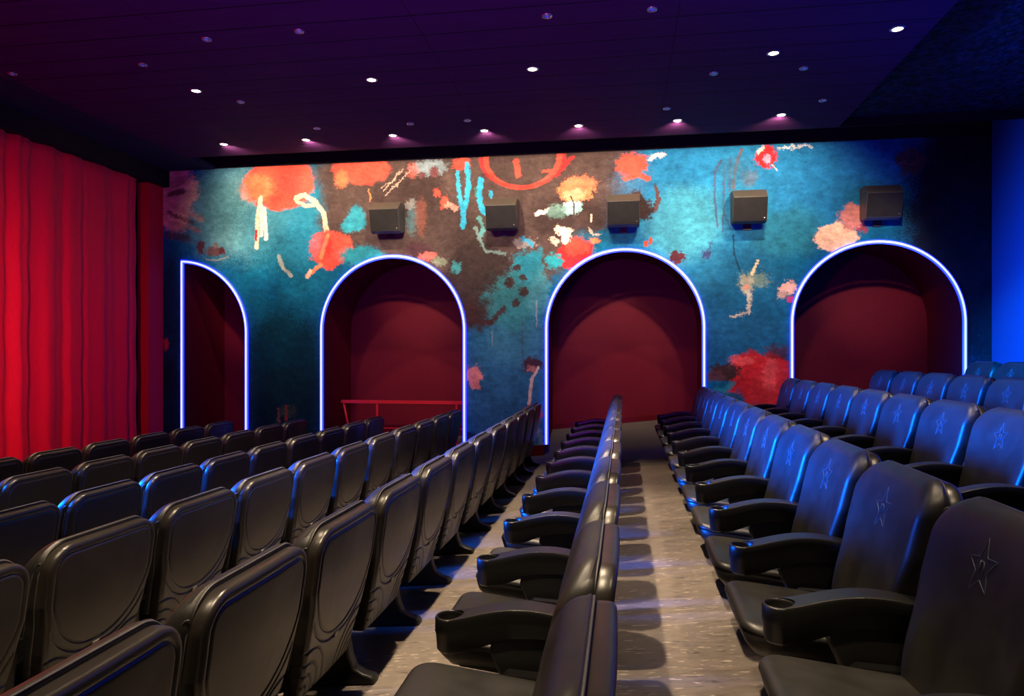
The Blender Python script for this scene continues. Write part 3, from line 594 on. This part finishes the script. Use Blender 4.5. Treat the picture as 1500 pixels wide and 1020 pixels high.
# ------------------------------------------------------------------ downlights
def make_down():
    t = thing('ceiling_downlight')
    MB().lathe([(.048, 0), (.050, -.006), (.066, -.006), (.070, 0)], n=24).build('trim_ring', CHROME, t)
    MB().lathe([(.0005, -.003), (.048, -.003)], n=24).build('bulb', BULB, t)
    return t
dl = make_down(); bpy.context.view_layer.update()
ORD = ['first', 'second', 'third', 'fourth', 'fifth', 'sixth', 'seventh', 'eighth', 'ninth', 'tenth', 'eleventh', 'twelfth', 'thirteenth']
NICHE_AIM = [(-7.0, 12.6, 2.6), (-3.62, 12.6, 2.65), (-.66, 12.6, 2.6), (.70, 12.6, 2.6), (4.1, 12.6, 2.65)]   # each of these is swivelled into a niche
front = [(-5.91, 9.83), (-4.60, 9.82), (-3.27, 9.81), (-1.93, 9.80), (-.61, 9.79), (.72, 9.78), (2.05, 9.76)]
back = [(-5.04, 7.79), (-2.85, 7.79), (-.99, 7.77), (1.55, 7.75), (2.62, 7.36)]
k = 0
for row, rows_lb, g in ((front, 'row along the mural', 'lit downlights beside the painted wall'), (back, 'row further from the mural', 'lit downlights further from the painted wall')):
    for i, (x, y) in enumerate(row):
        o = dl if k == 0 else copy_tree(dl); k += 1
        o.location = (x, y, CZ)
        tag(o, 'lit warm ceiling downlight, %s from the left in the %s' % (ORD[i], rows_lb), 'downlight', g)
        if row is front:
            spot('downlight_bulb', (x, y, CZ - .012), (x, W, 4.18), 350, WARM, 102, .85, .05)
        else:
            spot('downlight_bulb', (x, y, CZ - .03), NICHE_AIM[i], 1100, WARM, 22, 1, .12)
            spot('downlight_bulb', (x, y, CZ - .03), (x, W, 2.75), 470, WARM, 64, 1, .12)
            spot('downlight_bulb', (x, y, CZ - .03), (x, y, 0), (620 if x < 1 else 120), WARM, 60, .5, .05)
def make_small():
    t = thing('ceiling_spotlight')
    MB().lathe([(.026, 0), (.028, -.010), (.046, -.010), (.050, 0)], n=20).build('trim_ring', CHROME, t)
    MB().lathe([(.0005, -.002), (.026, -.002)], n=20).build('lens', LED, t); return t
ss = make_small(); bpy.context.view_layer.update()
#SMALL<
SMALLS = [(-6.77, 7.00, 'small unlit ceiling spotlight at the left edge of the ceiling above the curtain'),
          (-5.16, 7.00, 'small unlit ceiling spotlight left of the leftmost lit downlight of the middle row'),
          (-4.11, 6.53, 'small unlit ceiling spotlight above the leftmost lit downlight, left of its neighbour'),
          (-3.12, 6.51, 'small unlit ceiling spotlight between the two leftmost lit downlights of the middle row, high up'),
          (-4.71, 8.21, 'small unlit ceiling spotlight just right of the leftmost lit downlight of the middle row'),
          (-4.21, 9.34, 'small unlit ceiling spotlight behind the second downlight of the wall row'),
          (-2.87, 9.35, 'small unlit ceiling spotlight behind the third downlight of the wall row'),
          (-2.07, 9.33, 'small unlit ceiling spotlight just left of the fourth downlight of the wall row'),
          (-0.70, 6.57, 'small unlit ceiling spotlight at the top, above the central lit downlight'),
          (0.26, 6.59, 'small unlit ceiling spotlight at the top, right of the one above the central downlight'),
          (1.00, 8.20, 'small unlit ceiling spotlight lower left of the fourth lit downlight of the middle row'),
          (0.55, 9.28, 'small unlit ceiling spotlight just above the sixth downlight of the wall row'),
          (1.96, 8.21, 'small unlit ceiling spotlight lower right of the fourth lit downlight of the middle row'),
          (2.44, 9.28, 'small unlit ceiling spotlight right of the seventh downlight, nearest the dark rear ceiling')]
#SMALL>
for i, (x, y, lb) in enumerate(SMALLS):
    o = ss if i == 0 else copy_tree(ss); o.location = (x, y, CZ); tag(o, lb, 'spotlight', 'small unlit ceiling spotlights')

# ------------------------------------------------------------------ cinema chair, facing -x, z from the floor, x = 0 at the top seam of the back
HWZ = [.19, .30, .45, .57, .66, .86, .93]; HWV = [.258, .270, .300, .314, .334, .336, .330]
ZT = .905; RT = .115
def hw(z): return float(np.interp(z, HWZ, HWV))
def halfw(z, zt=ZT, r=RT, ins=0):
    h = hw(z) - ins; zt -= ins
    if z > zt - r:
        q = min(1., (z - (zt - r)) / r); return h - r + r * math.sqrt(max(0, 1 - q * q))
    return h
def edged(y, z, zt=ZT, r=RT, z0=None):
    h = hw(z); a = abs(y)
    if z > zt - r and a > h - r: e = r - math.hypot(z - (zt - r), a - (h - r))
    else: e = min(h - a, zt - z)
    if z0 is not None: e = min(e, z - z0)
    return max(0., e)
def bev(e, rb):
    if e >= rb: return 0.
    return rb - math.sqrt(max(0, rb * rb - (rb - e) ** 2))
def xr(z):
    t = (z - .2) / .7; return -.088 + .138 * t + .018 * math.sin(math.pi * min(1, max(0, t)))
def xs(z): return xr(z) - (.050 + .018 * (1 - min(1, max(0, (z - .2) / .7))))
XFZ = [.36, .474, .60, .705, .80, .87, .93]; XFV = [-.222, -.197, -.160, -.132, -.112, -.082, -.055]
XFC = np.polyfit(XFZ, XFV, 4)
def xf(z): return float(np.polyval(XFC, z))
def spaced(n, p=.62):
    u = np.linspace(-1, 1, n); return np.sign(u) * np.abs(u) ** p
def zsp(z0, z1, n, top=.05):
    # denser rows near the rounded top
    a = np.linspace(0, 1, n); return z0 + (z1 - z0) * (1 - (1 - a) ** 1.6)
def sheet(zrows, us, fx, skirt, zt=ZT, r=RT):
    """grid over the rounded outline plus a skirt back to the seam"""
    v = []; nu = len(us)
    for z in zrows:
        h = halfw(z, zt, r)
        for u in us: v.append((fx(u * h, z), u * h, z))
    f = [(i * nu + j, i * nu + j + 1, (i + 1) * nu + j + 1, (i + 1) * nu + j) for i in range(len(zrows) - 1) for j in range(nu - 1)]
    n = len(zrows)
    ring = [i * nu for i in range(n)] + [(n - 1) * nu + j for j in range(1, nu)] + [i * nu + nu - 1 for i in range(n - 2, -1, -1)] + [j for j in range(nu - 2, 0, -1)]
    base = len(v); m = len(ring)
    for st in skirt:
        for idx in ring:
            x, y, z = v[idx]; v.append(st(x, y, z))
    for s_ in range(len(skirt)):
        for k in range(m):
            a0 = ring[k] if s_ == 0 else base + (s_ - 1) * m + k; a1 = ring[(k + 1) % m] if s_ == 0 else base + (s_ - 1) * m + (k + 1) % m
            f.append((a0, a1, base + s_ * m + (k + 1) % m, base + s_ * m + k))
    f.append(tuple(base + (len(skirt) - 1) * m + k for k in range(m)))
    return v, f
# grooves of the moulded rear shell
def sdf_panel(y, z, ins=0):
    zc0, zc1, h = .415 - ins, ZT - .040 + ins, hw(z) - .037 + ins
    a = abs(y); rt, rb = .075, .24
    if z > zc1 - rt and a > h - rt: return math.hypot(z - (zc1 - rt), a - (h - rt)) - rt
    if z < zc0 + rb and a > h - rb: return math.hypot(z - (zc0 + rb), a - (h - rb)) - rb
    return max(a - h, zc0 - z, z - zc1)
def groove(y, z):
    g = 0; w_ = .0046
    d = sdf_panel(y, z); g = max(g, .006 * math.exp(-(d / w_) ** 2))
    dish = .003 * max(0, min(1, -d / .12))
    if z < .62:
        d2 = sdf_panel(y, z, .030)
        if z < .55: g = max(g, .007 * math.exp(-(d2 / w_) ** 2) * min(1, max(0, (.56 - z) / .04)))
        if d2 > .008:
            for sgn in (-1, 1):
                cx, cz = sgn * .255, .195
                rr = math.hypot((y - cx) / 1.0, (z - cz) / 1.15)
                for R_ in (.055, .095, .14, .19):
                    g = max(g, .007 * math.exp(-((rr - R_) / w_) ** 2) * min(1, (d2 - .008) / .012))
    return g + dish
def make_shell(parent):
    fx = lambda y, z: xr(z) - bev(edged(y, z, z0=.195), .020) - groove(y, z) + .006 * (1 - (y / .32) ** 2)
    zr = np.concatenate([np.linspace(.195, .78, 130), .78 + (ZT - .78) * np.sin(np.linspace(0, math.pi / 2, 26)[1:])])
    v, f = sheet(zr, np.concatenate([-1 + .10 * np.linspace(0, 1, 8)[:-1] ** 1.5, np.linspace(-.9, .9, 130), (1 - .10 * np.linspace(0, 1, 8)[:-1] ** 1.5)[::-1]]), fx, [lambda x, y, z: (xs(z) + .006, y, z), lambda x, y, z: (xs(z), y * .994, z - (.002 if z > .5 else 0))])
    o = mesh('back_shell', v, f, SHELL, parent, smooth='auto')
    # two screw dimples at the sides
    return o
CT = .917
def front_x(y, z):
    h = hw(z)
    bol = .018 * (abs(y) / h) ** 2.5 if z < .80 else .018 * (abs(y) / h) ** 2.5 * max(0, (CT - z) / .12)
    return xf(z) + .008 - bol + bev(edged(y, z, CT, .12), .038)
def make_cushion(parent):
    zr = np.concatenate([np.linspace(.335, .76, 30), .76 + (CT - .76) * np.sin(np.linspace(0, math.pi / 2, 20)[1:])])
    us = np.concatenate([-1 + .2 * np.linspace(0, 1, 9)[:-1] ** 1.6, np.linspace(-.8, .8, 26), (1 - .2 * np.linspace(0, 1, 9)[:-1] ** 1.6)[::-1]])
    v, f = sheet(zr, us, front_x, [lambda x, y, z: (x * .5 + (xs(z) - .004) * .5, y * 1.012, z + (.004 if z > .8 else 0)), lambda x, y, z: (xs(z) - .006, y, z), lambda x, y, z: (xs(z) - .001, y * .988, z - (.004 if z > .5 else 0))], CT, .12)
    return mesh('back_cushion', v, f, LEATHER, parent, smooth='auto')
def outline(zt, r, z0, off=0, n=14):
    p = [(-hw(z) - off, z) for z in np.linspace(z0, zt - r, 12)]
    h = hw(zt) + off
    p += [(-(h - r) - r * math.cos(a) , zt - r + (r + off) * math.sin(a)) for a in np.linspace(0, math.pi / 2, n)[1:]]
    return p + [(-y, z) for y, z in p[::-1]]
def make_piping(parent):
    b = MB(); b.tube([(xs(z) - .004, y * .995, z) for y, z in outline(CT, .12, .36)], .0032, 6)
    # arched welts on both sides of the cushion
    for s_ in (-1, 1):
        pts = []
        for a in np.linspace(0, 1, 22):
            z = .42 + .36 * a if a < .75 else None
            t = a * math.pi * .5
        for z in np.linspace(.40, .80, 16): pts.append((xf(z) + .070 - .008 * (z - .4), s_ * (hw(z) + .0022), z))
        zc = .80
        for a in np.linspace(0, math.pi / 2, 9)[1:]:
            x0 = xf(zc) + .067; xe = xs(.84) - .004
            pts.append((x0 + (xe - x0) * (1 - math.cos(a)), s_ * (hw(.82) - .004 * math.sin(a)), zc + .045 * math.sin(a)))
        b.tube(pts, .0024, 5)
    return b.build('piping', PIPE, parent)
def make_emblem(parent):
    b = MB(); cy, cz, rad = 0, .765, .074
    star = []
    for k in range(10):
        a = math.pi / 2 + .10 + k * math.pi / 5; rr = rad if k % 2 == 0 else rad * .42
        star.append((cy - rr * math.cos(a), cz + rr * math.sin(a) * 1.1))
    pts = []
    for k in range(10):
        a, c = star[k], star[(k + 1) % 10]
        for s_ in np.linspace(0, 1, 5)[:-1]:
            y = a[0] + (c[0] - a[0]) * s_; z = a[1] + (c[1] - a[1]) * s_; pts.append((front_x(y, z) - .0004, y, z))
    b.tube(pts, .0015, 5, closed=True)
    def line(pp): b.tube([(front_x(y, z) - .0004, y, z) for y, z in pp], .002, 5)
    line([(.012, cz - .016), (.012, cz + .018)])
    line([(.011, cz + .010), (.003, cz + .017), (-.006, cz + .015), (-.010, cz + .004), (-.010, cz - .016)])
    return b.build('star_emblem', THREAD, parent)
def make_plate(parent):
    v = []
    for k in (0, 1):
        for y, z in ((-.019, .372), (.019, .372), (.019, .397), (-.019, .397)):
            v.append((xr(z) + .006 + .0035 - (0 if k else .006), y, z))
    return mesh('number_plate', v, [(0, 1, 2, 3), (4, 7, 6, 5), (0, 4, 5, 1), (1, 5, 6, 2), (2, 6, 7, 3), (3, 7, 4, 0)], PLATE, parent, smooth=False)
def make_screws(parent):
    b = MB()
    for s_ in (-1, 1):
        z = .64; y = s_ * (hw(z) - .024); x = xr(z) - .004
        v = [(x + dx, y + .006 * math.cos(a) * q, z + .006 * math.sin(a) * q) for dx, q in ((0, 1), (.004, 1), (.004, .4), (.001, .3)) for a in np.linspace(0, 2 * math.pi, 11)[:-1]]
        f = [(i * 10 + k_, i * 10 + (k_ + 1) % 10, (i + 1) * 10 + (k_ + 1) % 10, (i + 1) * 10 + k_) for i in range(3) for k_ in range(10)] + [tuple(30 + k_ for k_ in range(10))]
        b.add(v, f)
    return b.build('screw', FRAME, parent)
SX0, SX1, SHW = -.668, -.165, .285
def seat_edge(x, y, r0=.09):
    cx, hx = (SX0 + SX1) / 2, (SX1 - SX0) / 2; a, b_ = abs(x - cx), abs(y)
    r = r0 if x < cx else .03
    hy = SHW - .012 * ((x - SX0) / (SX1 - SX0))
    if a > hx - r and b_ > hy - r: return max(0, r - math.hypot(a - (hx - r), b_ - (hy - r)))
    return max(0, min(hx - a, hy - b_))
def seat_outline(n=11):
    p = []; hy0 = SHW; hy1 = SHW - .012; r = .09
    for a in np.linspace(0, math.pi / 2, n): p.append((SX0 + r - r * math.sin(a), -hy0 + r - r * math.cos(a)))
    q = [(x, -y) for x, y in p[::-1]]
    r2 = .03
    t_ = [(SX1 - r2 + r2 * math.sin(a), hy1 - r2 + r2 * math.cos(a)) for a in np.linspace(0, math.pi / 2, 6)]
    return p + [(SX0, y) for y in np.linspace(-hy0 + r, hy0 - r, 8)[1:-1]] + q + [(x, hy0 - .012 * (x - SX0) / (SX1 - SX0)) for x in np.linspace(SX0 + r, SX1 - r2, 8)[1:-1]] + t_ + [(SX1, y) for y in np.linspace(hy1 - r2, -hy1 + r2, 8)[1:-1]] + [(x, -y) for x, y in t_[::-1]] + [(x, -(hy0 - .012 * (x - SX0) / (SX1 - SX0))) for x in np.linspace(SX1 - r2, SX0 + r, 8)[1:-1]]
def seat_top(x, y):
    t = (x - SX0) / (SX1 - SX0)
    return .392 - .052 * t + .016 * math.sin(math.pi * min(1, max(0, t))) * (1 - (y / SHW) ** 2) - .012 * (1 - (y / SHW) ** 2) * max(0, 1 - abs(t - .62) / .4)
def make_seat(parent):
    ol = seat_outline(); m = len(ol); c = (-.42, 0); v = []; f = []
    def pt(s_, x, y): return (c[0] + (x - c[0]) * s_, c[1] + (y - c[1]) * s_)
    scs = [.02, .2, .4, .6, .74, .84, .90, .945, .975, .993, 1.0]
    for s_ in scs:
        for (x, y) in ol:
            px, py = pt(s_, x, y); e = seat_edge(px, py)
            v.append((px, py, seat_top(px, py) - bev(e, .030)))
    # side: stitched seam, then down, front slants back under
    def low(x, k): 
        t = (x - SX0) / (SX1 - SX0); return seat_top(x, 0) - .030 - k * (.092 - .035 * t)
    for k, ins in ((.06, .004), (.10, .001), (.6, -.001), (1.0, -.022)):
        for (x, y) in ol:
            t = (x - SX0) / (SX1 - SX0); xx = x + (max(0, .028 * k) if t < .25 else 0) * (1 - t / .25 if t < .25 else 0)
            v.append((c[0] + (xx - c[0]) * (1 - ins / .25 if ins > 0 else 1 + ins / .25), y * (1 - ins / .28 if ins > 0 else 1 + ins / .28), low(x, k)))
    n = len(scs) + 4
    for i in range(n - 1):
        for k in range(m): f.append((i * m + k, i * m + (k + 1) % m, (i + 1) * m + (k + 1) % m, (i + 1) * m + k))
    f.append(tuple(range(m))); f.append(tuple((n - 1) * m + k for k in range(m)))
    return mesh('seat_cushion', v, f, LEATHER, parent, smooth=True)
def make_pan(parent):
    b = MB()
    prof = [(-.60, .288), (-.56, .262), (-.30, .235), (-.17, .225), (-.12, .245), (-.12, .30), (-.17, .30), (-.60, .298)]
    n = len(prof); v = [(x, s_ * .245, z) for s_ in (-1, 1) for x, z in prof]
    b.add(v, [tuple(range(n)), tuple(range(n, 2 * n))] + [(i, (i + 1) % n, n + (i + 1) % n, n + i) for i in range(n)])
    return b.build('seat_pan', FRAME, parent, smooth=False)
def make_hinge(parent):
    for s_ in (-1, 1):
        b = MB(); y0, y1 = (s_ * .288, s_ * .325)
        prof = [(-.36, .335), (-.335, .275), (-.14, .262), (-.13, .315), (-.20, .345), (-.34, .352)]
        n = len(prof); b.add([(x, y, z) for y in (y0 - s_ * .012, y1) for x, z in prof], [tuple(range(n)), tuple(range(n, 2 * n))] + [(i, (i + 1) % n, n + (i + 1) % n, n + i) for i in range(n)])
        o = b.build('hinge_cover', ARM, parent, smooth=False)
CUPX = -.566; CUPR = .058
ATX = [-.63, -.56, -.50, -.42, -.33, -.24, -.15, -.08]; ATZ = [.512, .513, .523, .546, .560, .558, .546, .53]
ABZ = [.385, .385, .395, .425, .452, .458, .450, .44]
at_ = lambda x: float(np.interp(x, ATX, ATZ)); ab_ = lambda x: float(np.interp(x, ATX, ABZ))
ATC = np.polyfit(ATX, ATZ, 5); at_ = lambda x: float(np.polyval(ATC, x))
def armw(x): return float(np.interp(x, [-.566, -.45, -.3, -.15, -.08], [.058, .054, .055, .056, .054]))
def make_arm(parent, y0):
    us = np.sign(np.linspace(-1, 1, 25)) * np.abs(np.linspace(-1, 1, 25)) ** .8; vs_ = np.linspace(0, 1, 34); v = []; nu = len(us)
    ri = CUPR - .009
    for t in vs_:
        for u in us:
            yy = u * CUPR; xst = CUPX + (math.sqrt(ri * ri - yy * yy) if abs(yy) < ri else 0)
            x = xst + (-.09 - xst) * t; y = u * armw(x)
            e = armw(x) - abs(y)
            v.append((x, y0 + y, at_(x) - bev(e, .009)))
    nv = len(vs_)
    f = [(i * nu + j, i * nu + j + 1, (i + 1) * nu + j + 1, (i + 1) * nu + j) for i in range(nv - 1) for j in range(nu - 1)]
    ring = [i * nu for i in range(nv)] + [(nv - 1) * nu + j for j in range(1, nu)] + [i * nu + nu - 1 for i in range(nv - 2, -1, -1)] + [j for j in range(nu - 2, 0, -1)]
    m = len(ring); base = len(v)
    for k_, (dz, sc_) in enumerate(((.42, 1.0), (.46, .955), (.92, .90), (1, .80))):
        for idx in ring:
            x, y, z = v[idx]; zt = at_(x) - .009; v.append((x, y0 + (y - y0) * sc_, zt + (ab_(x) - zt) * dz))
    for s_ in range(4):
        for k in range(m):
            a0 = ring[k] if s_ == 0 else base + (s_ - 1) * m + k; a1 = ring[(k + 1) % m] if s_ == 0 else base + (s_ - 1) * m + (k + 1) % m
            f.append((a0, a1, base + s_ * m + (k + 1) % m, base + s_ * m + k))
    # underside strips between the two long sides
    L = [base + 3 * m + i for i in range(nv)]; Rr = [base + 3 * m + (nv - 1) + (nu - 1) + i for i in range(nv)][::-1]
    for i in range(nv - 1): f.append((L[i], L[i + 1], Rr[i + 1], Rr[i]))
    o = mesh('armrest', v, f, ARM, parent, smooth='auto')
    z = at_(CUPX)
    b = MB().lathe([(.0005, z - .092), (.040, z - .092), (.0455, z - .010), (.0475, z - .002), (.050, z + .0005), (.0545, z - .001), (.0578, z - .007), (.0580, z - .055), (.0555, z - .058), (.0505, z - .118), (.044, z - .127), (.0005, z - .128)], CUPX, y0, 36)
    b.build('cup_holder', ARM, o)
    return o
def make_frame(parent, y0):
    prof = [(-.46, -.045), (-.02, -.004), (.012, 0), (.018, .020), (.004, .038), (-.045, .050), (-.088, .072), (-.112, .13), (-.128, .22), (-.120, .30), (-.105, .44), (-.11, .50), (-.16, .505), (-.40, .455), (-.415, .40), (-.37, .30), (-.36, .12), (-.40, .03), (-.47, .0)]
    n = len(prof); b = MB()
    for th in (.036,):
        b.add([(x, y0 + s_ * th, z) for s_ in (-1, 1) for x, z in prof], [tuple(range(n)), tuple(range(n, 2 * n))] + [(i, (i + 1) % n, n + (i + 1) % n, n + i) for i in range(n)])
    o = b.build('side_frame', FRAME, parent, smooth='auto')
    m = o.modifiers.new('bevel', 'BEVEL'); m.width = .010; m.segments = 2; m.limit_method = 'ANGLE'
    return o
PITCH = .76
def make_chair(star, plate):
    t = thing('cinema_chair')
    sh = make_shell(t); cu = make_cushion(t); make_piping(cu)
    if star: make_emblem(cu)
    if plate: make_plate(sh); make_screws(sh)
    make_seat(t); make_pan(t); make_hinge(t)
    make_arm(t, -PITCH / 2); make_frame(t, -PITCH / 2)
    return t
p_back = make_chair(False, True)       # rows seen from behind
p_star = make_chair(True, False)       # rows seen from the front
bpy.context.view_layer.update()
def arm_copy(proto, root):
    for ch in proto.children:
        if ch.name.split('.')[0] in ('armrest', 'side_frame'):
            c = copy_tree(ch, root); c.location = (0, PITCH, 0)
#ROWS
ROWS = [('E', -5.83, 9.55, 6, 'front row by the curtain', 0), ('D', -4.68, 9.60, 7, 'second row from the curtain', 0), ('C', -3.51, 9.66, 9, 'third row from the curtain', 0),
        ('B', -2.36, 9.72, 11, 'fourth row from the curtain', 0), ('A', -1.205, 9.74, 12, 'fifth row from the curtain', 0), ('F', -.065, 9.74, 12, 'middle row seen edge-on', 2),
        ('G', 1.09, 9.74, 12, 'first row facing left', 1), ('H', 2.21, 9.70, 10, 'second row facing left', 1), ('I', 3.35, 9.70, 5, 'third row facing left', 1), ('J', 4.5, 9.70, 2, 'rearmost row by the blue wall', 1)]
used = set()
for key, x, y0, n, lb, kind in ROWS:
    proto = p_star if kind == 1 else p_back
    for k in range(n):
        if id(proto) in used: o = copy_tree(proto)
        else: o = proto; used.add(id(proto))
        o.location = (x, y0 + (.04 if kind != 1 else 0) - PITCH * k, fz(x))
        if kind == 0: d = 'black cinema chair seen from behind, '
        elif kind == 2: d = 'black cinema chair with cup holder, '
        else: d = 'black cinema chair with stitched star, '
        tag(o, '%s%s, %s from the mural' % (d, lb, ORD[k]), 'cinema chair', 'cinema chairs in the ' + lb)
# every row ends with one more armrest at the wall side
for o in [o for o in C.objects if o.name.startswith('cinema_chair') and ', first from the mural' in o.get('label', '')]:
    arm_copy(o, o)
